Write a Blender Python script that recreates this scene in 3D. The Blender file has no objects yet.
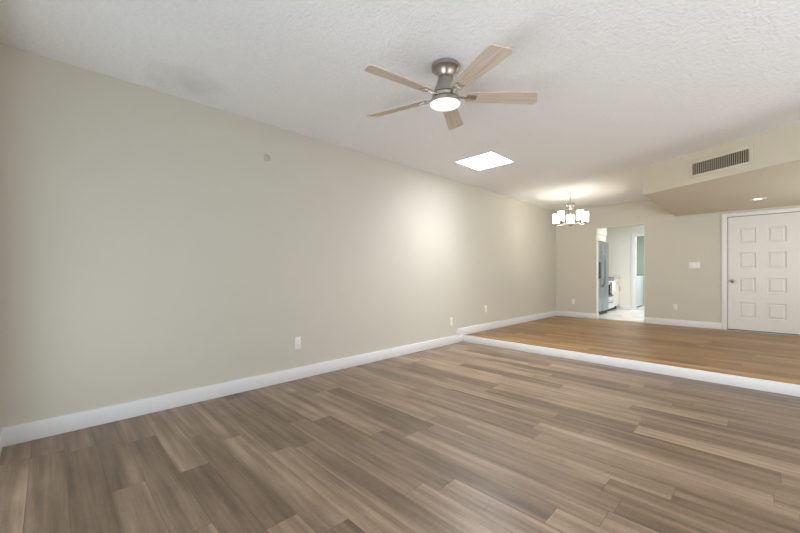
import bpy, bmesh, math, random
from mathutils import Vector, Matrix
PI = math.pi
S = bpy.context.scene
COL = S.collection

# ------------------------------------------------------------------ camera
cam_d = bpy.data.cameras.new('camera')
cam = bpy.data.objects.new('camera', cam_d)
COL.objects.link(cam)
cam.location = (3.474, 0.0, 1.131)
cam.rotation_euler = (PI / 2, 0, 0.79182)
cam_d.sensor_fit = 'HORIZONTAL'
cam_d.sensor_width = 36.0
cam_d.lens = 355.53 / 800 * 36
cam_d.shift_y = (273.24 - 266.5) / 800
cam_d.clip_start = 0.02
S.camera = cam

# ------------------------------------------------------------------ main dimensions (metres)
H = 2.629          # ceiling
ZS = 0.104         # height of the raised dining floor
YS = 4.885         # face of the step
YF = 8.753         # far wall
YB = -0.230        # back wall, behind the camera
XR = 5.40          # right wall, outside the picture
YK = 11.70         # kitchen far wall
ZD = 2.249         # underside of the dropped ceiling over the entry

# ------------------------------------------------------------------ world, daylight, exposure
w = bpy.data.worlds.new('sky'); S.world = w; w.use_nodes = True
bg = w.node_tree.nodes['Background']
bg.inputs[0].default_value = (0.80, 0.90, 1.0, 1); bg.inputs[1].default_value = 0.9

def area(name, loc, rot, sx, sy, power, color, spread=180):
    l = bpy.data.lights.new(name, 'AREA'); l.shape = 'RECTANGLE'; l.size = sx; l.size_y = sy
    l.energy = power; l.color = color; l.spread = math.radians(spread)
    o = bpy.data.objects.new(name, l); COL.objects.link(o); o.location = loc; o.rotation_euler = rot
    return o
# daylight through the glazed opening in the back wall and a window in the right wall
area('daylight_back', (3.05, YB - 0.16, 1.35), (PI / 2, 0, 0), 2.6, 1.4, 26, (0.95, 0.98, 1.0), 95)
area('daylight_side', (XR + 0.16, 2.7, 1.30), (PI / 2, 0, PI / 2), 2.9, 1.9, 43, (0.97, 0.985, 1.0))
area('dining_fill', (XR + 0.16, 6.6, 1.45), (PI / 2, 0, PI / 2), 2.0, 1.2, 22, (1.0, 0.99, 0.94))  # added fill at an unseen window, brightens the dining end
# added unseen lights outside the openings, tilted up to brighten the ceiling
area('ceiling_fill_back', (1.85, YB - 0.30, 0.35), (math.radians(122), 0, 0), 3.1, 0.6, 17, (0.95, 0.985, 1.0))
area('ceiling_fill_side', (XR + 0.30, 2.7, 0.60), (math.radians(125), 0, PI / 2), 2.8, 0.6, 2.5, (0.96, 0.985, 1.0))
area('ceiling_fill_dining', (XR + 0.30, 6.6, 1.05), (math.radians(120), 0, PI / 2), 1.9, 0.5, 26, (0.95, 0.98, 1.0))
# daylight falling down the skylight shaft
area('daylight_skylight', (0.865, 4.19, H + 0.36), (math.radians(-13), math.radians(-16), 0), 0.50, 0.50, 62, (0.98, 0.985, 1.0))
# kitchen and laundry ceiling lamps (both out of sight)
area('kitchen_lamp', (2.05, 10.2, 2.50), (0, 0, 0), 1.2, 0.5, 43, (0.96, 0.97, 1.0))
area('laundry_lamp', (1.6, 12.7, 2.45), (0, 0, 0), 0.5, 0.5, 28, (0.97, 0.99, 1.0))

S.view_settings.view_transform = 'Standard'
S.view_settings.look = 'None'
S.view_settings.gamma = 1
S.view_settings.use_curve_mapping = False
S.view_settings.exposure = 0.10
S.cycles.use_denoising = True
S.cycles.max_bounces = 12
S.cycles.diffuse_bounces = 8
S.cycles.caustics_reflective = False
S.cycles.caustics_refractive = False

# ------------------------------------------------------------------ materials
def srgb(r, g, b):
    f = lambda c: (c / 255 / 12.92) if c / 255 <= 0.04045 else ((c / 255 + 0.055) / 1.055) ** 2.4
    return (f(r), f(g), f(b), 1)

class NT:
    def __init__(s, name):
        s.m = bpy.data.materials.new(name); s.m.use_nodes = True
        s.t = s.m.node_tree; s.b = s.t.nodes['Principled BSDF']
    def n(s, typ, **kw):
        nd = s.t.nodes.new(typ)
        for k, v in kw.items(): setattr(nd, k, v)
        return nd
    def l(s, a, b): s.t.links.new(a, b)
    def val(s, sock, v):
        if isinstance(v, (int, float)): sock.default_value = v
        elif isinstance(v, tuple): sock.default_value = v
        else: s.l(v, sock)
    def math(s, op, a, b=None, c=None, clamp=False):
        nd = s.n('ShaderNodeMath', operation=op, use_clamp=clamp)
        s.val(nd.inputs[0], a)
        if b is not None: s.val(nd.inputs[1], b)
        if c is not None: s.val(nd.inputs[2], c)
        return nd.outputs[0]
    def comb(s, x, y, z):
        nd = s.n('ShaderNodeCombineXYZ')
        for i, v in enumerate((x, y, z)): s.val(nd.inputs[i], v)
        return nd.outputs[0]
    def noise(s, vec, scale, detail=2, rough=0.5):
        nd = s.n('ShaderNodeTexNoise'); s.l(vec, nd.inputs['Vector'])
        nd.inputs['Scale'].default_value = scale; nd.inputs['Detail'].default_value = detail
        nd.inputs['Roughness'].default_value = rough
        return nd.outputs['Fac']
    def mix(s, fac, a, b, mode='MIX'):
        nd = s.n('ShaderNodeMix', data_type='RGBA', blend_type=mode)
        s.val(nd.inputs[0], fac); s.val(nd.inputs[6], a); s.val(nd.inputs[7], b)
        return nd.outputs[2]
    def ramp(s, fac, stops):
        nd = s.n('ShaderNodeValToRGB'); s.l(fac, nd.inputs[0])
        e = nd.color_ramp.elements
        while len(e) < len(stops): e.new(0.5)
        for el, (p, c) in zip(e, stops): el.position = p; el.color = c
        return nd.outputs[0]
    def bump(s, h, strength, dist):
        nd = s.n('ShaderNodeBump'); s.l(h, nd.inputs['Height'])
        nd.inputs['Strength'].default_value = strength; nd.inputs['Distance'].default_value = dist
        s.l(nd.outputs[0], s.b.inputs['Normal'])
    def pos(s): return s.n('ShaderNodeNewGeometry').outputs['Position']
    def obj(s): return s.n('ShaderNodeTexCoord').outputs['Object']
    def base(s, c): s.val(s.b.inputs['Base Color'], c)
    def set(s, rough=None, metal=None, spec=None):
        if rough is not None: s.b.inputs['Roughness'].default_value = rough
        if metal is not None: s.b.inputs['Metallic'].default_value = metal
        if spec is not None: s.b.inputs['Specular IOR Level'].default_value = spec

def m_paint(name, c, rough=0.75, bump=0.12, spec=0.3):
    t = NT(name); p = t.pos()
    n = t.noise(p, 3.0, 3)
    c2 = tuple(x * 0.975 for x in c[:3]) + (1,)
    t.base(t.mix(n, c, c2))
    t.set(rough, spec=spec)
    if bump: t.bump(t.noise(p, 110, 2), bump, 0.004)
    return t.m

def m_simple(name, c, rough=0.4, metal=0.0, spec=0.5, var=0.03, scale=12):
    t = NT(name); o = t.obj()
    c2 = tuple(x * (1 - var) for x in c[:3]) + (1,)
    t.base(t.mix(t.noise(o, scale, 2), c, c2)); t.set(rough, metal, spec)
    return t.m

def m_brushed(name, c, rough=0.3, axis='z'):
    t = NT(name); o = t.obj()
    mp = t.n('ShaderNodeMapping'); t.l(o, mp.inputs[0])
    mp.inputs['Scale'].default_value = (200, 200, 4) if axis == 'z' else (4, 4, 200)
    n = t.noise(mp.outputs[0], 1.0, 3)
    c2 = tuple(x * 0.86 for x in c[:3]) + (1,)
    t.base(t.mix(n, c, c2)); t.set(rough, 1.0)
    t.val(t.b.inputs['Roughness'], t.math('MULTIPLY_ADD', n, 0.18, rough - 0.06))
    return t.m

def m_emit(name, c, strength, base=(0.9, 0.9, 0.88, 1)):
    t = NT(name); t.base(base); t.set(0.4)
    t.b.inputs['Emission Color'].default_value = c
    t.b.inputs['Emission Strength'].default_value = strength
    return t.m

def m_planks(name, tones, width=0.152, length=1.22, y0=0.07, seed=0.0):
    t = NT(name)
    sp = t.n('ShaderNodeSeparateXYZ'); t.l(t.pos(), sp.inputs[0])
    x, y = sp.outputs[0], sp.outputs[1]
    v = t.math('DIVIDE', t.math('SUBTRACT', y, y0), width)
    row = t.math('FLOOR', v); fv = t.math('FRACT', v)
    wn = t.n('ShaderNodeTexWhiteNoise', noise_dimensions='1D'); t.l(t.math('ADD', row, 37.3 + seed), wn.inputs['W'])
    u = t.math('ADD', t.math('DIVIDE', x, length), t.math('MULTIPLY', wn.outputs['Value'], 7.0))
    colm = t.math('FLOOR', u); fu = t.math('FRACT', u)
    w2 = t.n('ShaderNodeTexWhiteNoise', noise_dimensions='2D')
    t.l(t.comb(t.math('ADD', row, 11.5), t.math('ADD', colm, 5.5 + seed), 0.0), w2.inputs['Vector'])
    rnd = w2.outputs['Value']
    rc = t.n('ShaderNodeSeparateColor'); t.l(w2.outputs['Color'], rc.inputs[0])
    off = t.math('MULTIPLY', rnd, 43.0)
    off2 = t.math('MULTIPLY', rc.outputs[1], 29.0)
    # broad streaks along the plank, then fine grain
    streak = t.noise(t.comb(t.math('MULTIPLY_ADD', x, 0.8, off), t.math('MULTIPLY_ADD', y, 20.0, off2), off), 1.0, 3, 0.55)
    cloud = t.noise(t.comb(t.math('MULTIPLY_ADD', x, 2.6, off2), t.math('MULTIPLY_ADD', y, 9.0, off), off2), 1.0, 2, 0.5)
    grain = t.noise(t.comb(t.math('MULTIPLY_ADD', x, 9.0, off), t.math('MULTIPLY', y, 170.0), off2), 1.0, 3, 0.65)
    saw = t.noise(t.comb(t.math('MULTIPLY', x, 95.0), t.math('MULTIPLY_ADD', y, 30.0, off), off), 1.0, 2, 0.5)
    k = t.math('ADD', t.math('MULTIPLY', rnd, 0.33), t.math('MULTIPLY', streak, 0.98))
    k = t.math('ADD', k, t.math('MULTIPLY_ADD', cloud, 0.42, -0.33))
    k = t.math('ADD', k, t.math('MULTIPLY_ADD', grain, 0.34, -0.17))
    k = t.math('ADD', k, t.math('MULTIPLY_ADD', saw, 0.14, -0.07), clamp=True)
    n = len(tones)
    c = t.ramp(k, [(0.18 + 0.66 * i / (n - 1), tones[i]) for i in range(n)])
    # seams between the planks
    ev = t.math('MULTIPLY', t.math('MINIMUM', fv, t.math('SUBTRACT', 1.0, fv)), width)
    eu = t.math('MULTIPLY', t.math('MINIMUM', fu, t.math('SUBTRACT', 1.0, fu)), length)
    e = t.math('MINIMUM', ev, eu)
    seam = t.math('SUBTRACT', 1.0, t.math('DIVIDE', e, 0.0028, clamp=True), clamp=True)
    c = t.mix(t.math('MULTIPLY', seam, 0.5), c, tuple(q * 0.35 for q in tones[0][:3]) + (1,))
    t.base(c)
    t.val(t.b.inputs['Roughness'], t.math('MULTIPLY_ADD', grain, 0.16, 0.30))
    t.set(spec=0.5)
    hgt = t.math('SUBTRACT', t.math('MULTIPLY', grain, 0.25), seam)
    t.bump(hgt, 0.25, 0.0012)
    return t.m

def m_ceiling(name):
    t = NT(name); p = t.pos()
    n1 = t.noise(p, 46, 3, 0.6); n2 = t.noise(p, 20, 2, 0.5)
    h = t.math('ADD', n1, t.math('MULTIPLY', n2, 0.6))
    c = t.mix(t.math('MULTIPLY_ADD', n1, 1.6, -0.3, clamp=True), srgb(236, 238, 240), srgb(247, 248, 249))
    # old water stain near the left wall, with an irregular outline
    vm = t.n('ShaderNodeVectorMath', operation='DISTANCE'); t.l(p, vm.inputs[0]); vm.inputs[1].default_value = (0.30, 0.78, H)
    dist = t.math('ADD', vm.outputs['Value'], t.math('MULTIPLY_ADD', t.noise(p, 7, 3), 0.30, -0.15))
    mask = t.math('SUBTRACT', 1.0, t.math('DIVIDE', dist, 0.34, clamp=True), clamp=True)
    c = t.mix(t.math('MULTIPLY', mask, 0.35), c, srgb(186, 184, 180))
    t.base(c); t.set(0.9, spec=0.15)
    t.bump(h, 0.8, 0.010)
    return t.m

def m_wood(name, c1, c2, axis=0):
    t = NT(name); o = t.obj()
    mp = t.n('ShaderNodeMapping'); t.l(o, mp.inputs[0])
    sc = [60, 60, 60]; sc[axis] = 2.5; mp.inputs['Scale'].default_value = sc
    n = t.noise(mp.outputs[0], 1.0, 4, 0.6)
    t.base(t.ramp(n, [(0.3, c1), (0.7, c2)])); t.set(0.5, spec=0.35)
    return t.m

def m_tile(name):
    t = NT(name); p = t.pos()
    sp = t.n('ShaderNodeSeparateXYZ'); t.l(p, sp.inputs[0])
    def edge(a):
        f = t.math('FRACT', t.math('DIVIDE', t.math('ADD', a, 0.1), 0.6))
        return t.math('MULTIPLY', t.math('MINIMUM', f, t.math('SUBTRACT', 1.0, f)), 0.6)
    e = t.math('MINIMUM', edge(sp.outputs[0]), edge(sp.outputs[1]))
    g = t.math('SUBTRACT', 1.0, t.math('DIVIDE', e, 0.004, clamp=True))
    n = t.noise(p, 2.4, 6, 0.65)
    vein = t.ramp(n, [(0.42, srgb(236, 235, 230)), (0.5, srgb(214, 212, 206)), (0.56, srgb(238, 237, 232))])
    t.base(t.mix(g, vein, srgb(190, 188, 182))); t.set(0.25, spec=0.5)
    return t.m

GREIGE = srgb(207, 204, 192)
M = {}
M['wall'] = m_paint('greige_paint', GREIGE)
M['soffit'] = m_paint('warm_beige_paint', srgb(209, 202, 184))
M['ceiling'] = m_ceiling('textured_white_ceiling')
M['trim'] = m_paint('white_trim_paint', srgb(232, 233, 235), 0.4, 0, 0.45)
M['door'] = m_paint('white_door_paint', srgb(226, 225, 222), 0.45, 0.03, 0.45)
TONES = [srgb(85, 70, 55), srgb(113, 94, 76), srgb(138, 117, 97), srgb(166, 144, 122)]
M['floor'] = m_planks('grey_brown_vinyl_planks', TONES)
M['floor_up_warmlit'] = m_planks('lamp_warmed_vinyl_planks', [srgb(98, 70, 40), srgb(130, 97, 59), srgb(157, 121, 77), srgb(184, 147, 101)], y0=0.115, seed=17.0)  # same planks as the lower floor, warm lamplight put into the tones
M['plate'] = m_simple('white_plastic', srgb(238, 236, 232), 0.35)
M['slot'] = m_simple('dark_slot', srgb(60, 56, 52), 0.6)
M['nickel'] = m_brushed('brushed_nickel', srgb(184, 178, 168), 0.32, 'z')
M['chrome'] = m_simple('satin_nickel', srgb(205, 200, 192), 0.22, 1.0)
M['knob'] = m_simple('satin_steel_knob', srgb(150, 146, 140), 0.25, 1.0)
M['blade'] = m_wood('washed_oak', srgb(182, 165, 149), srgb(218, 204, 190), 0)
M['lens'] = m_emit('lit_fan_lens', (1.0, 0.985, 0.97, 1), 0.6)
M['led'] = m_emit('lit_recessed_lens', (1.0, 0.93, 0.80, 1), 4.0)
M['sky_pane'] = m_emit('skylight_pane', (0.97, 0.99, 1.0, 1), 1.4)
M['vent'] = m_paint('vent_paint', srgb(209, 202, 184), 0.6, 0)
M['duct'] = m_simple('duct_shade', srgb(30, 26, 23), 0.8)
M['vane'] = m_simple('vent_vanes', srgb(172, 160, 142), 0.6)
M['kwall'] = m_paint('kitchen_paint', srgb(228, 227, 220), 0.7)
M['sage'] = m_paint('sage_paint', srgb(178, 188, 176), 0.7)
M['tile'] = m_tile('white_marble_tile')
M['steel'] = m_brushed('stainless_steel', srgb(176, 181, 188), 0.30, 'x')
M['handle'] = m_simple('dark_steel_handle', srgb(134, 136, 140), 0.3, 1.0)
M['dark'] = m_simple('black_glass', srgb(22, 22, 24), 0.12)
M['darkgrey'] = m_simple('dark_grey_plastic', srgb(60, 62, 64), 0.5)
M['cab'] = m_paint('cabinet_paint', srgb(232, 229, 220), 0.45, 0)
M['counter'] = m_simple('pale_stone_counter', srgb(226, 224, 218), 0.25, var=0.08, scale=30)
M['appl'] = m_simple('white_enamel', srgb(228, 234, 246), 0.3)
M['towel'] = m_paint('white_towel', srgb(240, 238, 232), 0.9, 0.3)
M['alu'] = m_simple('aluminium_sill', srgb(190, 188, 184), 0.35, 0.9)
M['cover'] = m_paint('painted_cover', srgb(188, 184, 173), 0.7, 0)
t = NT('frosted_white_shade')                       # lamp shades: white opal glass
tr = t.n('ShaderNodeBsdfTranslucent'); tr.inputs[0].default_value = (0.95, 0.93, 0.88, 1)
mx = t.n('ShaderNodeMixShader'); mx.inputs[0].default_value = 0.85
t.base((0.92, 0.91, 0.88, 1)); t.set(0.3)
t.b.inputs['Emission Color'].default_value = (1.0, 0.965, 0.91, 1); t.b.inputs['Emission Strength'].default_value = 24.0
t.l(t.b.outputs[0], mx.inputs[1]); t.l(tr.outputs[0], mx.inputs[2])
t.l(mx.outputs[0], t.t.nodes['Material Output'].inputs[0]); M['shade'] = t.m

# ------------------------------------------------------------------ mesh helpers
def add_box(bm, lo, hi, bevel=0.0, mi=0):
    x0, y0, z0 = lo; x1, y1, z1 = hi
    vs = [bm.verts.new(c) for c in ((x0,y0,z0),(x1,y0,z0),(x1,y1,z0),(x0,y1,z0),(x0,y0,z1),(x1,y0,z1),(x1,y1,z1),(x0,y1,z1))]
    fs = [bm.faces.new([vs[i] for i in q]) for q in ((3,2,1,0),(4,5,6,7),(0,1,5,4),(1,2,6,5),(2,3,7,6),(3,0,4,7))]
    for f in fs: f.material_index = mi
    if bevel:
        es = list({e for f in fs for e in f.edges})
        bmesh.ops.bevel(bm, geom=es, offset=bevel, segments=2, affect='EDGES', profile=0.5)
    return vs

def add_lathe(bm, prof, seg=40, center=(0, 0, 0), axis='z', closed=True):
    """prof: list of (radius, height along axis)"""
    cx, cy, cz = center
    rings = []
    for r, h in prof:
        ring = []
        for i in range(seg):
            a = 2 * PI * i / seg
            p, q = r * math.cos(a), r * math.sin(a)
            co = {'z': (cx + p, cy + q, cz + h), 'y': (cx + p, cy + h, cz - q), 'x': (cx + h, cy + p, cz + q)}[axis]
            ring.append(bm.verts.new(co))
        rings.append(ring)
    for a, b in zip(rings, rings[1:]):
        for i in range(seg):
            j = (i + 1) % seg
            f = bm.faces.new((a[i], a[j], b[j], b[i])); f.smooth = True
    if closed:
        bm.faces.new(rings[0][::-1]); bm.faces.new(rings[-1])

def add_tube(bm, pts, r, seg=12, cap=True):
    pts = [Vector(p) for p in pts]
    rings = []
    for i, p in enumerate(pts):
        d = (pts[min(i + 1, len(pts) - 1)] - pts[max(i - 1, 0)]).normalized()
        u = d.orthogonal().normalized() if i == 0 else (rings[-1][1] - d * rings[-1][1].dot(d)).normalized()
        v = d.cross(u)
        rr = r[i] if isinstance(r, (list, tuple)) else r
        rings.append(([bm.verts.new(p + u * rr * math.cos(2*PI*k/seg) + v * rr * math.sin(2*PI*k/seg)) for k in range(seg)], u))
    for (a, _), (b, _) in zip(rings, rings[1:]):
        for k in range(seg):
            j = (k + 1) % seg
            f = bm.faces.new((a[k], a[j], b[j], b[k])); f.smooth = True
    if cap:
        bm.faces.new(rings[0][0][::-1]); bm.faces.new(rings[-1][0])

def add_prism(bm, outline, z0, z1):
    a = [bm.verts.new((x, y, z0)) for x, y in outline]; b = [bm.verts.new((x, y, z1)) for x, y in outline]
    n = len(a)
    bm.faces.new(a[::-1]); bm.faces.new(b)
    for i in range(n):
        j = (i + 1) % n
        bm.faces.new((a[i], a[j], b[j], b[i]))

def obj(name, bm, mat, parent=None, loc=None, rot=None):
    bmesh.ops.recalc_face_normals(bm, faces=bm.faces[:])
    me = bpy.data.meshes.new(name); bm.to_mesh(me); bm.free(); me.set_sharp_from_angle(angle=math.radians(32))
    for m in (mat if isinstance(mat, (list, tuple)) else [mat]): me.materials.append(m)
    o = bpy.data.objects.new(name, me); COL.objects.link(o)
    if parent: o.parent = parent
    if loc: o.location = loc
    if rot: o.rotation_euler = rot
    return o

def box(name, lo, hi, mat, parent=None, bevel=0.0):
    bm = bmesh.new(); add_box(bm, lo, hi, bevel); return obj(name, bm, mat, parent)

def boxes(name, lst, mat, parent=None, bevel=0.0):
    bm = bmesh.new()
    for lo, hi in lst: add_box(bm, lo, hi, bevel)
    return obj(name, bm, mat, parent)

def lathe(name, prof, mat, parent=None, seg=40, center=(0,0,0), axis='z', closed=True):
    bm = bmesh.new(); add_lathe(bm, prof, seg, center, axis, closed); return obj(name, bm, mat, parent)

def tube(name, pts, r, mat, parent=None, seg=12):
    bm = bmesh.new(); add_tube(bm, pts, r, seg); return obj(name, bm, mat, parent)

def struct(o, label=None):
    o['kind'] = 'structure'
    if label: o['label'] = label
    return o

def tag(o, label, cat, group=None):
    o['label'] = label; o['category'] = cat
    if group: o['group'] = group
    return o

def thing(name, label, cat, loc=(0, 0, 0), rz=0, group=None):
    o = bpy.data.objects.new(name, None); COL.objects.link(o); o.empty_display_size = 0.1
    o.location = loc; o.rotation_euler = (0, 0, rz)
    return tag(o, label, cat, group)

def copy_tree(o, parent=None):
    c = o.copy(); COL.objects.link(c)
    if parent: c.parent = parent
    for ch in list(o.children): copy_tree(ch, c)
    return c

# ------------------------------------------------------------------ the setting
T = 0.12
KX = 3.0            # kitchen right wall
OX0, OX1, OT = 0.882, 1.803, 2.1585         # opening to the kitchen
DX0, DX1, DT = 3.058, 3.972, 2.145          # front door
struct(box('floor', (0, YB, -0.15), (XR, YS, 0.0), M['floor']), 'sunken living room floor of grey brown wood planks')
struct(box('floor.001', (0, YS + 0.018, -0.15), (XR, YF + T, ZS), M['floor_up_warmlit']), 'raised dining floor of brown wood planks with warm lamplight in their colour')
struct(box('floor.002', (0, YF + T, -0.15), (KX, 13.9, ZS), M['tile']), 'white marble tile floor of the kitchen')
# ceiling with the skylight hole
SX0, SX1, SY0, SY1 = 0.585, 1.145, 3.895, 4.46
struct(boxes('ceiling', [((-T, YB - T, H), (SX0, YF + T, H + 0.1)), ((SX1, YB - T, H), (XR + T, YF + T, H + 0.1)),
                         ((SX0, YB - T, H), (SX1, SY0, H + 0.1)), ((SX0, SY1, H), (SX1, YF + T, H + 0.1))], M['ceiling']),
       'textured white ceiling')
struct(box('ceiling.001', (-T, YF + T, H), (KX + T, 13.9, H + 0.1), M['kwall']), 'kitchen ceiling')
# dropped ceiling over the entry, with a slanted face
fdir = Vector((0.87824, -0.47823, 0)); FC = Vector((2.300, 6.047, 0))
q = FC + fdir * ((XR - FC.x) / fdir.x)
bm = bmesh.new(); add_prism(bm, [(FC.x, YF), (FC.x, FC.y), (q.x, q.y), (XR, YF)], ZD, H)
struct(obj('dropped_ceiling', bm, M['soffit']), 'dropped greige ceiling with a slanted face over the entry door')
# walls
struct(box('wall_left', (-T, YB - T, -0.15), (0, YF + T, H), M['wall']), 'long greige left wall')
struct(boxes('wall_far', [((0, YF, -0.15), (OX0, YF + T, H)), ((OX0, YF, OT), (OX1, YF + T, H)), ((OX1, YF, -0.15), (DX0, YF + T, H)),
                          ((DX0, YF, DT), (DX1, YF + T, H)), ((DX1, YF, -0.15), (XR + T, YF + T, H))], M['wall']),
       'greige far wall with the kitchen opening and the front door')
# back wall with a wide glazed opening, right wall with a window and one added to light the dining end (all out of the picture)
BX0, BX1, BZ = 0.40, 4.4, 2.12
struct(boxes('wall_back', [((0, YB - T, -0.15), (BX0, YB, H)), ((BX1, YB - T, -0.15), (XR, YB, H)), ((BX0, YB - T, BZ), (BX1, YB, H)),
                           ((BX0, YB - T, -0.15), (BX1, YB, 0.03))], M['wall']), 'greige back wall')
WY0, WY1, WZ0, WZ1 = 1.2, 4.2, 0.3, 2.3
EY0, EY1, EZ0, EZ1 = 5.55, 7.65, 0.85, 2.10
struct(boxes('wall_right', [((XR, YB - T, -0.15), (XR + T, WY0, H)), ((XR, WY0, WZ1), (XR + T, WY1, H)), ((XR, WY0, -0.15), (XR + T, WY1, WZ0)),
                            ((XR, WY1, -0.15), (XR + T, EY0, H)), ((XR, EY0, EZ1), (XR + T, EY1, H)), ((XR, EY0, -0.15), (XR + T, EY1, EZ0)),
                            ((XR, EY1, -0.15), (XR + T, YF, H))], M['wall']), 'greige right wall')
f = 0.05
struct(boxes('window_1', [((BX0, YB - 0.09, 0.03), (BX0 + f, YB - 0.03, BZ)), ((BX1 - f, YB - 0.09, 0.03), (BX1, YB - 0.03, BZ)),
                          ((BX0 + f, YB - 0.09, BZ - f), (BX1 - f, YB - 0.03, BZ)), ((BX0 + f, YB - 0.09, 0.03), (BX1 - f, YB - 0.03, 0.07)),
                          ((2.68, YB - 0.09, 0.07), (2.74, YB - 0.03, BZ - f))], M['trim']), 'white frame of the glazed opening in the back wall')
struct(boxes('window_2', [((XR + 0.03, WY0, WZ0), (XR + 0.09, WY0 + f, WZ1)), ((XR + 0.03, WY1 - f, WZ0), (XR + 0.09, WY1, WZ1)),
                          ((XR + 0.03, WY0 + f, WZ1 - f), (XR + 0.09, WY1 - f, WZ1)), ((XR + 0.03, WY0 + f, WZ0), (XR + 0.09, WY1 - f, WZ0 + f)),
                          ((XR + 0.03, 2.67, WZ0 + f), (XR + 0.09, 2.73, WZ1 - f))], M['trim']), 'white window frame in the right wall')
struct(boxes('fill_window', [((XR + 0.03, EY0, EZ0), (XR + 0.09, EY0 + f, EZ1)), ((XR + 0.03, EY1 - f, EZ0), (XR + 0.09, EY1, EZ1)),
                          ((XR + 0.03, EY0 + f, EZ1 - f), (XR + 0.09, EY1 - f, EZ1)), ((XR + 0.03, EY0 + f, EZ0), (XR + 0.09, EY1 - f, EZ0 + f))], M['trim']), 'white frame of an unseen window added to light the dining end')
# kitchen and laundry shell
LX0, LX1, LT = 1.018, 1.83, 2.17
struct(box('wall_kitchen_left', (-T, YF + T, -0.15), (0, 13.9, H), M['kwall']), 'off-white left wall of the kitchen')
struct(box('wall_kitchen_right', (KX, YF + T, -0.15), (KX + T, 13.9, H), M['kwall']), 'off-white right wall of the kitchen')
struct(boxes('wall_kitchen_far', [((0, YK, -0.15), (LX0, YK + 0.1, H)), ((LX1, YK, -0.15), (KX, YK + 0.1, H)), ((LX0, YK, LT), (LX1, YK + 0.1, H))], M['kwall']),
       'off-white kitchen wall with the laundry doorway')
struct(box('wall_laundry_far', (0, 13.8, ZS), (KX, 13.9, H), M['sage']), 'sage green laundry wall')
struct(box('wall_laundry_left', (0.0, YK + 0.1, ZS), (0.10, 13.8, H), M['sage']), 'sage green laundry side wall')
# white lining of the kitchen opening
struct(boxes('trim_1', [((OX0, YF + 0.002, ZS), (OX0 + 0.012, YF + T + 0.002, OT)), ((OX1 - 0.012, YF + 0.002, ZS), (OX1, YF + T + 0.002, OT)),
                        ((OX0 + 0.012, YF + 0.002, OT - 0.012), (OX1 - 0.012, YF + T + 0.002, OT))], M['kwall']), 'off-white lining of the kitchen opening')
# step riser
struct(boxes('trim_2', [((0.0, YS, 0.0), (XR, YS + 0.018, ZS + 0.002))], M['trim'], bevel=0.002), 'white riser of the step up to the dining room')
# baseboards
BB, BT = 0.1246, 0.016
YU = 4.735
def baseboard(name, lst, label):
    return struct(boxes(name, lst, M['trim'], bevel=0.003), label)
baseboard('baseboard_left', [((0, YB, 0), (BT, YS, BB))], 'white baseboard of the sunken room along the left wall')
baseboard('baseboard_left.001', [((0, YU, BB), (BT, YS, ZS + 0.122)), ((0, YS, ZS), (BT, YF, ZS + 0.122))], 'white baseboard of the dining room along the left wall')
baseboard('baseboard_far', [((BT, YF - BT, ZS), (OX0 + 0.004, YF, ZS + 0.119)), ((OX0, YF - BT + 0.001, ZS), (OX0 + 0.026, YF + T, ZS + 0.119))],
          'white baseboard between the left corner and the kitchen opening')
baseboard('baseboard_far.001', [((OX1 - 0.014, YF - BT, ZS), (2.978, YF, ZS + 0.119))], 'white baseboard between the kitchen opening and the front door')
baseboard('baseboard_back', [((0.016, YB, 0), (BX0, YB + BT, BB))], 'white baseboard on the back wall')
baseboard('baseboard_kitchen', [((0.63, YK - 0.014, ZS), (0.916, YK, ZS + 0.115))], 'white baseboard on the kitchen wall')
# laundry doorway casing
struct(boxes('trim_3', [((LX0 - 0.10, YK - 0.02, ZS), (LX0, YK, LT + 0.085)), ((LX1, YK - 0.02, ZS), (LX1 + 0.1, YK, LT + 0.085)), ((LX0, YK - 0.02, LT), (LX1, YK, LT + 0.085)),
                        ((LX0 - 0.001, YK, ZS), (LX0 + 0.012, YK + 0.1, LT)), ((LX1 - 0.012, YK, ZS), (LX1 + 0.001, YK + 0.1, LT))], M['trim'], bevel=0.003), 'white casing of the laundry doorway')
# front door casing
CX0, CT = 2.978, 2.2053
struct(boxes('trim_4', [((CX0, YF - 0.016, ZS), (DX0 - 0.006, YF, CT)), ((DX1 + 0.006, YF - 0.016, ZS), (DX1 + 0.08, YF, CT)),
                        ((DX0 - 0.006, YF - 0.016, DT + 0.006), (DX1 + 0.006, YF, CT))], M['trim'], bevel=0.003), 'white casing around the front door')
# front door: slab with eight moulded panels
bm = bmesh.new()
yd = YF + 0.012
xs = [DX0 + 0.004, 3.205, 3.422, 3.560, 3.785, DX1 - 0.004]
zr = [(1.930, 1.664), (1.498, 1.223), (1.049, 0.795), (0.613, 0.342)]
zcuts = [DT - 0.005] + [v for p in zr for v in p] + [ZS + 0.022]
add_box(bm, (xs[0], yd + 0.016, zcuts[-1]), (xs[-1], yd + 0.044, zcuts[0]))
for i in (0, 2, 4): add_box(bm, (xs[i], yd, zcuts[-1]), (xs[i + 1], yd + 0.016, zcuts[0]))
for cx0, cx1 in ((xs[1], xs[2]), (xs[3], xs[4])):
    for i in range(0, 10, 2): add_box(bm, (cx0, yd, zcuts[i + 1]), (cx1, yd + 0.016, zcuts[i]))
    for zt, zb in zr:                      # sloped moulding and raised field of each panel
        def ring(d, y): return [bm.verts.new(c) for c in ((cx0 + d, y, zb + d), (cx1 - d, y, zb + d), (cx1 - d, y, zt - d), (cx0 + d, y, zt - d))]
        rs = [ring(0.0, yd), ring(0.012, yd + 0.0145), ring(0.022, yd + 0.0145), ring(0.040, yd + 0.002)]
        for a, b in zip(rs, rs[1:]):
            for k in range(4): bm.faces.new((a[k], a[(k + 1) % 4], b[(k + 1) % 4], b[k]))
        bm.faces.new(rs[-1])
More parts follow.
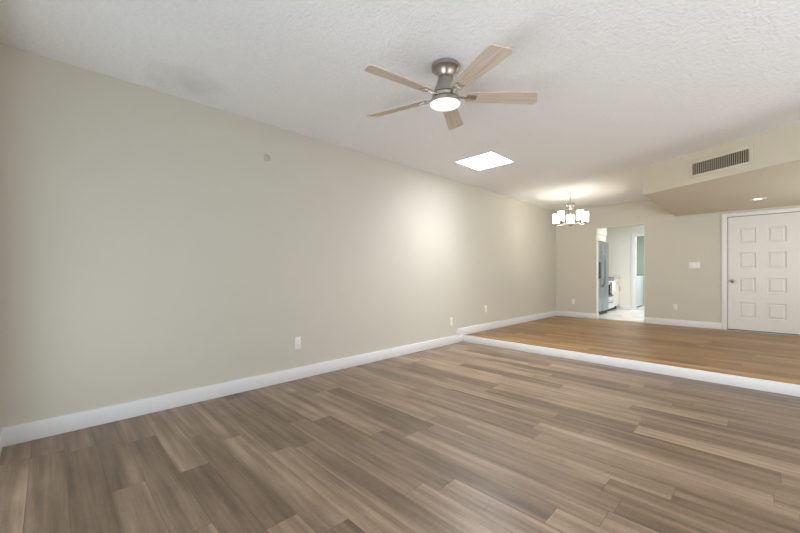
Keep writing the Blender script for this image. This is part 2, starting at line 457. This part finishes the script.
door = struct(obj('door_1', bm, M['door']), 'white eight panel front door')
kn = lathe('door_knob', [(0.031, 0.0), (0.031, -0.006), (0.012, -0.010), (0.011, -0.030), (0.022, -0.036), (0.029, -0.047), (0.027, -0.058), (0.014, -0.064), (0.001, -0.065)],
           M['knob'], door, 28, (3.121, yd, 0.990), 'y'); kn['label'] = 'satin steel round door knob'
pe = lathe('peephole', [(0.011, 0.0), (0.011, -0.004), (0.006, -0.006), (0.001, -0.006)], M['plate'], door, 20, (3.497, yd, 1.694), 'y')
sk = box('strike_plate', (DX0 - 0.006, YF - 0.010, 0.95), (DX0 - 0.002, YF + 0.02, 1.03), M['knob'], door)
sw = box('door_sweep', (xs[0], yd - 0.002, ZS + 0.012), (xs[-1], yd + 0.03, ZS + 0.022), M['slot'], door); sw['label'] = 'dark weather strip along the bottom of the door'
struct(boxes('trim_5', [((DX0, YF - 0.012, ZS), (DX1, YF + T, ZS + 0.010))], M['alu'], bevel=0.003), 'metal threshold under the front door')
struct(boxes('gap_shade_trim', [((DX0 - 0.001, YF, ZS), (DX0 + 0.003, YF + 0.02, DT)), ((DX0, YF + 0.0, DT - 0.004), (DX1, YF + 0.02, DT + 0.001))], M['slot']), 'dark strips painted as the shade in the gap around the front door')  # dark strips stand in for the shade in the door gap

# ------------------------------------------------------------------ skylight
sk = thing('skylight', 'square white skylight glowing in the ceiling near the left wall', 'skylight', ((SX0 + SX1) / 2, (SY0 + SY1) / 2, H))
hx, hy, d = (SX1 - SX0) / 2, (SY1 - SY0) / 2, 0.42
boxes('shaft', [((-hx, -hy, 0.002), (-hx + 0.008, hy, d)), ((hx - 0.008, -hy, 0.002), (hx, hy, d)),
                ((-hx + 0.008, -hy, 0.002), (hx - 0.008, -hy + 0.008, d)), ((-hx + 0.008, hy - 0.008, 0.002), (hx - 0.008, hy, d))], M['trim'], sk)
box('pane', (-hx, -hy, d), (hx, hy, d + 0.01), M['sky_pane'], sk)

# ------------------------------------------------------------------ ceiling fan
FX, FY = 1.878, 2.036
fan = thing('ceiling_fan', 'brushed nickel ceiling fan with five pale wood blades and a lit lens', 'ceiling fan', (FX, FY, H))
lathe('canopy', [(0.060, 0.0), (0.097, 0.0), (0.099, -0.002), (0.099, -0.027), (0.095, -0.030), (0.086, -0.035), (0.075, -0.044), (0.066, -0.055), (0.058, -0.068), (0.053, -0.080), (0.052, -0.086)], M['nickel'], fan)
PIV = Vector((0, 0, -0.085))                # the motor hangs a little out of plumb
TILT = Matrix.Translation(PIV) @ Matrix.Rotation(math.radians(3.8), 4, Vector((0.7025, 0.7117, 0))) @ Matrix.Translation(-PIV)
def hang(o): o.matrix_basis = TILT; return o
hang(lathe('motor_housing', [(0.047, -0.082), (0.052, -0.088), (0.057, -0.108), (0.064, -0.132), (0.074, -0.155), (0.084, -0.178), (0.091, -0.196), (0.092, -0.201), (0.06, -0.202)], M['nickel'], fan))
hang(lathe('blade_ring', [(0.05, -0.202), (0.090, -0.206), (0.096, -0.209), (0.096, -0.230), (0.090, -0.233), (0.05, -0.234)], M['chrome'], fan))
hang(lathe('light_housing', [(0.05, -0.234), (0.094, -0.237), (0.102, -0.240), (0.106, -0.246), (0.106, -0.268), (0.104, -0.270), (0.05, -0.269)], M['nickel'], fan))
ln = hang(lathe('light_lens', [(0.098, -0.268), (0.108, -0.270), (0.109, -0.274), (0.105, -0.281), (0.092, -0.289), (0.070, -0.296), (0.045, -0.300), (0.02, -0.302), (0.001, -0.3025)], M['lens'], fan))
ln['label'] = 'glowing white round lens'
def blade_outline():
    pts = []
    r0, r1, w0, w1, cr = 0.150, 0.690, 0.054, 0.068, 0.030
    up = []
    # root: rounded shoulders
    for k in range(7):
        a = PI - k * (PI / 2) / 6
        up.append((r0 + 0.05 + 0.05 * math.cos(a), (w0 - 0.02) + 0.02 * math.sin(a)))
    for k in range(9):
        a = PI / 2 - k * (PI / 2) / 8
        up.append((r1 - cr + cr * math.cos(a), (w1 - cr) + cr * math.sin(a)))
    dn = [(x - (0.028 if x > 0.6 else 0), -y) for x, y in reversed(up)]
    return up + dn
A0 = -24.3
for k in range(5):
    ang = math.radians(A0 + 72 * k)
    bm = bmesh.new(); add_prism(bm, blade_outline()[::-1], -0.003, 0.003)
    mat_rot = Matrix.Rotation(ang, 4, 'Z') @ Matrix.Rotation(math.radians(-12), 4, 'X')
    b = obj('blade', bm, M['blade'], fan); b.matrix_basis = TILT @ Matrix.Translation((0, 0, -0.220)) @ mat_rot
    bm = bmesh.new()                      # blade iron: a strap out of the ring and a plate under the blade
    add_tube(bm, [(0.092, 0, -0.001), (0.115, 0, -0.003), (0.150, 0, -0.008), (0.175, 0, -0.008)], [0.011, 0.009, 0.009, 0.008], 10)
    add_box(bm, (0.160, -0.030, -0.0085), (0.225, 0.030, -0.0035), 0.0015)
    br = obj('blade_bracket', bm, M['chrome'], b)

# ------------------------------------------------------------------ chandelier
CHX, CHY = 0.984, 6.930
ch = thing('chandelier', 'nickel five arm chandelier with white cylinder shades in the dining corner', 'chandelier', (CHX, CHY, H))
lathe('canopy', [(0.04, 0.0), (0.066, 0.0), (0.066, -0.008), (0.045, -0.026), (0.022, -0.046), (0.010, -0.056), (0.008, -0.060)], M['chrome'], ch, 28)
tube('stem', [(0, 0, -0.055), (0, 0, -0.205)], 0.008, M['chrome'], ch)
lathe('hub', [(0.012, -0.185), (0.06, -0.192), (0.075, -0.200), (0.075, -0.240), (0.07, -0.246), (0.045, -0.250), (0.040, -0.290), (0.03, -0.300), (0.01, -0.302)], M['chrome'], ch, 32)
lathe('lower_hub', [(0.01, -0.560), (0.072, -0.566), (0.078, -0.574), (0.078, -0.592), (0.06, -0.600), (0.02, -0.606), (0.014, -0.618), (0.002, -0.624)], M['chrome'], ch, 32)
fwd_ang = math.radians(109.8)
for k in range(6):
    a = fwd_ang + PI / 6 + k * PI / 3
    tube('rod', [(0.064 * math.cos(a), 0.064 * math.sin(a), -0.244), (0.064 * math.cos(a), 0.064 * math.sin(a), -0.570)], 0.006, M['chrome'], ch, 8)
RS = 0.262
for k in range(5):
    a = fwd_ang + k * 2 * PI / 5
    c, s = math.cos(a), math.sin(a)
    P = lambda r, z: (r * c, r * s, z)
    arm = tube('arm', [P(0.07, -0.583), P(0.15, -0.590), P(0.20, -0.594), P(0.242, -0.590), P(RS, -0.572)], 0.0085, M['chrome'], ch, 10)
    lathe('shade_cup', [(0.012, -0.582), (0.022, -0.574), (0.034, -0.552), (0.036, -0.540), (0.02, -0.539)], M['chrome'], arm, 20, P(RS, 0))
    bm = bmesh.new()
    add_lathe(bm, [(0.010, -0.540), (0.053, -0.540), (0.056, -0.536), (0.056, -0.370), (0.053, -0.367), (0.006, -0.367), (0.006, -0.370), (0.052, -0.371), (0.052, -0.534), (0.010, -0.536)], 32, P(RS, 0), 'z', False)
    sh = obj('lamp_shade', bm, M['shade'], arm); sh['label'] = 'white opal glass cylinder shade'
    l = bpy.data.lights.new('chandelier_bulb', 'POINT'); l.energy = 3; l.color = (1.0, 0.96, 0.89); l.shadow_soft_size = 0.022
    lo = bpy.data.objects.new('chandelier_bulb', l); COL.objects.link(lo); lo.parent = ch; lo.location = P(RS, -0.450)

# ------------------------------------------------------------------ recessed light in the dropped ceiling
rl = thing('recessed_light', 'round lit downlight in the dropped ceiling by the front door', 'recessed light', (3.449, 7.580, ZD))
lathe('trim_ring', [(0.088, -0.001), (0.098, -0.001), (0.098, -0.003), (0.094, -0.0055), (0.088, -0.005)], M['plate'], rl, 36)
lathe('lens', [(0.001, -0.001), (0.089, -0.001), (0.089, -0.0045), (0.001, -0.0055)], M['led'], rl, 36)

# ------------------------------------------------------------------ supply vent on the slanted face
fa = math.atan2(fdir.y, fdir.x)
v0 = FC + fdir * 0.955; zc = 2.4325
vt = thing('air_vent', 'greige supply vent with dark vertical vanes on the slanted ceiling face', 'air vent', (v0.x, v0.y, zc), fa)
hw, hh = 0.325, 0.106          # local x along the face, local -y out of it
gx0, gx1, gz0, gz1 = -0.2946, 0.2904, -0.0795, 0.0605
boxes('frame', [((-hw, -0.012, -hh), (gx0, -0.0002, hh)), ((gx1, -0.012, -hh), (hw, -0.0002, hh)), ((gx0, -0.012, gz1), (gx1, -0.0002, hh)), ((gx0, -0.012, -hh), (gx1, -0.0002, gz0))], M['vent'], vt, 0.002)
o = box('duct_shade_plate', (gx0, -0.0025, gz0), (gx1, -0.0002, gz1), M['duct'], vt); o['label'] = 'dark plate painted as the shade of the duct behind the vanes'  # flat dark plate stands in for the shade inside the duct
bm = bmesh.new()
for k in range(28):
    xx = gx0 + (k + 0.5) * (gx1 - gx0) / 28
    add_box(bm, (xx - 0.0038, -0.0085, gz0), (xx + 0.0038, -0.002, gz1))
obj('vanes', bm, M['vane'], vt)

# ------------------------------------------------------------------ outlets and switches (built facing +x, then turned)
def make_outlet(name, label, loc, rz, h=0.118):
    t = thing(name, label, 'wall outlet', loc, rz, 'duplex outlets on the walls')
    box('cover_plate', (0.0, -0.0355, -h / 2), (0.006, 0.0355, h / 2), M['plate'], t, 0.002)
    for s in (-1, 1):
        f = box('receptacle', (0.006, -0.0165, s * 0.0195 - 0.014), (0.0085, 0.0165, s * 0.0195 + 0.014), M['plate'], t, 0.001)
        boxes('slots', [((0.0083, -0.0075, s * 0.0195 - 0.003), (0.0088, -0.0055, s * 0.0195 + 0.006)), ((0.0083, 0.0055, s * 0.0195 - 0.003), (0.0088, 0.0075, s * 0.0195 + 0.005))], M['slot'], f)
    return t
make_outlet('wall_outlet', 'white duplex outlet low on the left wall of the sunken room, largest and nearest', (0, 1.893, 0.385), 0, 0.128)
make_outlet('wall_outlet', 'white duplex outlet on the left wall just before the step', (0, 4.576, 0.360), 0, 0.128)
make_outlet('wall_outlet', 'white duplex outlet on the left wall just past the step', (0, 5.593, 0.487), 0, 0.128)
make_outlet('wall_outlet', 'white duplex outlet on the far wall under the chandelier', (0.399, YF, 0.468), -PI / 2)
make_outlet('wall_outlet', 'white duplex outlet on the far wall below the light switches', (2.299, YF, 0.467), -PI / 2)
sw = thing('light_switch', 'white three gang light switch plate beside the front door', 'light switch', (2.594, YF, 1.284), -PI / 2)
box('cover_plate', (0.0, -0.084, -0.058), (0.006, 0.084, 0.058), M['plate'], sw, 0.002)
for k in (-1, 0, 1):
    box('rocker', (0.006, k * 0.046 - 0.0165, -0.034), (0.0095, k * 0.046 + 0.0165, 0.034), M['plate'], sw, 0.0015)
# round painted cover high on the left wall
cv = lathe('round_cover', [(0.036, 0.0), (0.036, 0.003), (0.032, 0.005), (0.001, 0.006)], M['cover'], None, 32, (0, 0, 0), 'x')
cv.location = (0, 1.556, 2.288)
tag(cv, 'small round painted cover high on the left wall', 'wall cover')

# ------------------------------------------------------------------ kitchen
FY0, FY1, FXF = 9.38, 10.31, 0.720
fr = thing('refrigerator', 'stainless side by side refrigerator with a dark ice dispenser', 'refrigerator', (0.0, FY0, ZS))
L = FY1 - FY0; FH = 1.80; DXF = 0.055
box('body', (0.02, 0.0, 0.03), (FXF - DXF - 0.005, L, FH - 0.02), M['darkgrey'], fr, 0.004)
box('kick_grille', (FXF - DXF - 0.06, 0.02, 0.0), (FXF - 0.03, L - 0.02, 0.08), M['slot'], fr)
SPL = 0.42
d1 = box('door', (FXF - DXF, 0.0, 0.085), (FXF, SPL - 0.004, FH), M['steel'], fr, 0.012)
d2 = box('door', (FXF - DXF, SPL + 0.004, 0.085), (FXF, L, FH), M['steel'], fr, 0.012)
ds = boxes('ice_dispenser', [((FXF - 0.002, 0.10, 0.90), (FXF + 0.006, 0.33, 1.30))], M['dark'], d1, 0.002); ds['label'] = 'black ice and water dispenser'
for dd, yy in ((d1, SPL - 0.045), (d2, SPL + 0.045)):
    tube('handle', [(FXF - 0.005, yy, 0.68), (FXF + 0.035, yy, 0.74), (FXF + 0.055, yy, 0.92), (FXF + 0.058, yy, 1.1), (FXF + 0.055, yy, 1.32), (FXF + 0.035, yy, 1.50), (FXF - 0.005, yy, 1.56)], 0.008, M['handle'], dd)
# cabinet above the refrigerator and the boxed-in bulkhead
uc = thing('wall_cabinet', 'white cabinet over the refrigerator', 'cabinet', (0.0, FY0 - 0.2, 1.935))
UL = FY1 - FY0 + 0.22
box('body', (0.0, 0.0, 0.0), (0.63, UL, 0.17), M['cab'], uc)
for k in range(2):
    box('door', (0.632, k * UL / 2 + 0.006, 0.006), (0.652, (k + 1) * UL / 2 - 0.006, 0.164), M['cab'], uc, 0.003)
struct(box('wall_bulkhead', (0.0, YF + T, 2.106), (0.66, 10.36, H), M['kwall']), 'off-white bulkhead above the kitchen cabinets')
# range
RY0, RL = 10.36, 0.76; RXF = 0.645
rg = thing('kitchen_range', 'stainless kitchen range with a black oven window beside the refrigerator', 'range', (0.0, RY0, ZS))
box('body', (0.02, 0.0, 0.06), (RXF - 0.035, RL, 0.90), M['steel'], rg, 0.004)
box('cooktop', (0.02, 0.0, 0.90), (RXF - 0.004, RL, 0.925), M['dark'], rg, 0.004)
box('control_panel', (RXF - 0.035, 0.0, 0.83), (RXF, RL, 0.898), M['steel'], rg, 0.004)
od = box('oven_door', (RXF - 0.034, 0.01, 0.30), (RXF, RL - 0.01, 0.82), M['appl'], rg, 0.005)
box('oven_window', (RXF - 0.001, 0.10, 0.40), (RXF + 0.002, RL - 0.10, 0.72), M['dark'], od)
tube('handle', [(RXF - 0.005, 0.06, 0.775), (RXF + 0.04, 0.06, 0.775), (RXF + 0.04, RL - 0.06, 0.775), (RXF - 0.005, RL - 0.06, 0.775)], 0.010, M['steel'], od)
dr = box('drawer', (RXF - 0.034, 0.01, 0.085), (RXF, RL - 0.01, 0.285), M['appl'], rg, 0.005)
tube('handle', [(RXF - 0.003, 0.20, 0.245), (RXF + 0.025, 0.20, 0.245), (RXF + 0.025, RL - 0.20, 0.245), (RXF - 0.003, RL - 0.20, 0.245)], 0.008, M['darkgrey'], dr)
box('plinth', (0.05, 0.01, 0.0), (RXF - 0.07, RL - 0.01, 0.06), M['slot'], rg)
# towel over the oven handle
bm = bmesh.new()
prof = [(0.012, 0.50), (0.014, 0.62), (0.018, 0.775), (0.028, 0.792), (0.040, 0.796), (0.052, 0.792), (0.058, 0.775), (0.060, 0.62), (0.063, 0.44)]
ny = 12; grid = []
for j in range(ny + 1):
    yy = 0.30 + 0.34 * j / ny
    grid.append([bm.verts.new((RXF + px + 0.003 * math.sin(j * 1.9) * (1 if pz < 0.75 else 0), yy, pz)) for px, pz in prof])
for a, b in zip(grid, grid[1:]):
    for i in range(len(prof) - 1):
        fc = bm.faces.new((a[i], a[i + 1], b[i + 1], b[i])); fc.smooth = True
tw = obj('dish_towel', bm, M['towel'], None, (0.0, RY0, ZS))
sm = tw.modifiers.new('thick', 'SOLIDIFY'); sm.thickness = 0.004
tag(tw, 'white towel hanging on the oven door handle', 'towel')
# base cabinet with counter, at the kitchen far wall
bc = thing('base_cabinet', 'white base cabinet with drawer and door between range and kitchen wall', 'cabinet', (0.003, RY0 + RL + 0.006, ZS))
BL = YK - (RY0 + RL + 0.006) - 0.002
box('body', (0.0, 0.0, 0.10), (0.605, BL, 0.875), M['cab'], bc)
box('plinth', (0.0, 0.0, 0.0), (0.54, BL, 0.10), M['slot'], bc)
d = box('drawer', (0.606, 0.012, 0.72), (0.624, BL - 0.012, 0.862), M['cab'], bc, 0.003)
tube('handle', [(0.622, BL/2 - 0.07, 0.79), (0.648, BL/2 - 0.07, 0.79), (0.648, BL/2 + 0.07, 0.79), (0.622, BL/2 + 0.07, 0.79)], 0.006, M['knob'], d, 8)
d = box('door', (0.606, 0.012, 0.115), (0.624, BL - 0.012, 0.705), M['cab'], bc, 0.003)
tube('handle', [(0.622, BL - 0.07, 0.52), (0.648, BL - 0.07, 0.52), (0.648, BL - 0.07, 0.66), (0.622, BL - 0.07, 0.66)], 0.006, M['knob'], d, 8)
ct = thing('worktop', 'pale stone worktop with low upstand on the kitchen base cabinet', 'worktop', (0.0, RY0 + RL + 0.004, ZS + 0.876))
box('slab', (0.0, 0.0, 0.0), (0.640, BL + 0.002, 0.036), M['counter'], ct, 0.003)
box('upstand', (0.0, BL - 0.018, 0.036), (0.632, BL + 0.002, 0.136), M['counter'], ct, 0.002)

# washer in the laundry room
ws = thing('washing_machine', 'white washing machine seen through the laundry doorway', 'washing machine', (0.18, 12.45, ZS))
box('cabinet', (0.0, 0.0, 0.03), (0.72, 0.85, 0.955), M['appl'], ws, 0.012)
box('lid', (0.03, 0.03, 0.955), (0.71, 0.82, 0.98), M['darkgrey'], ws, 0.006)
boxes('feet', [((0.04, 0.04, 0.0), (0.68, 0.81, 0.03))], M['slot'], ws)
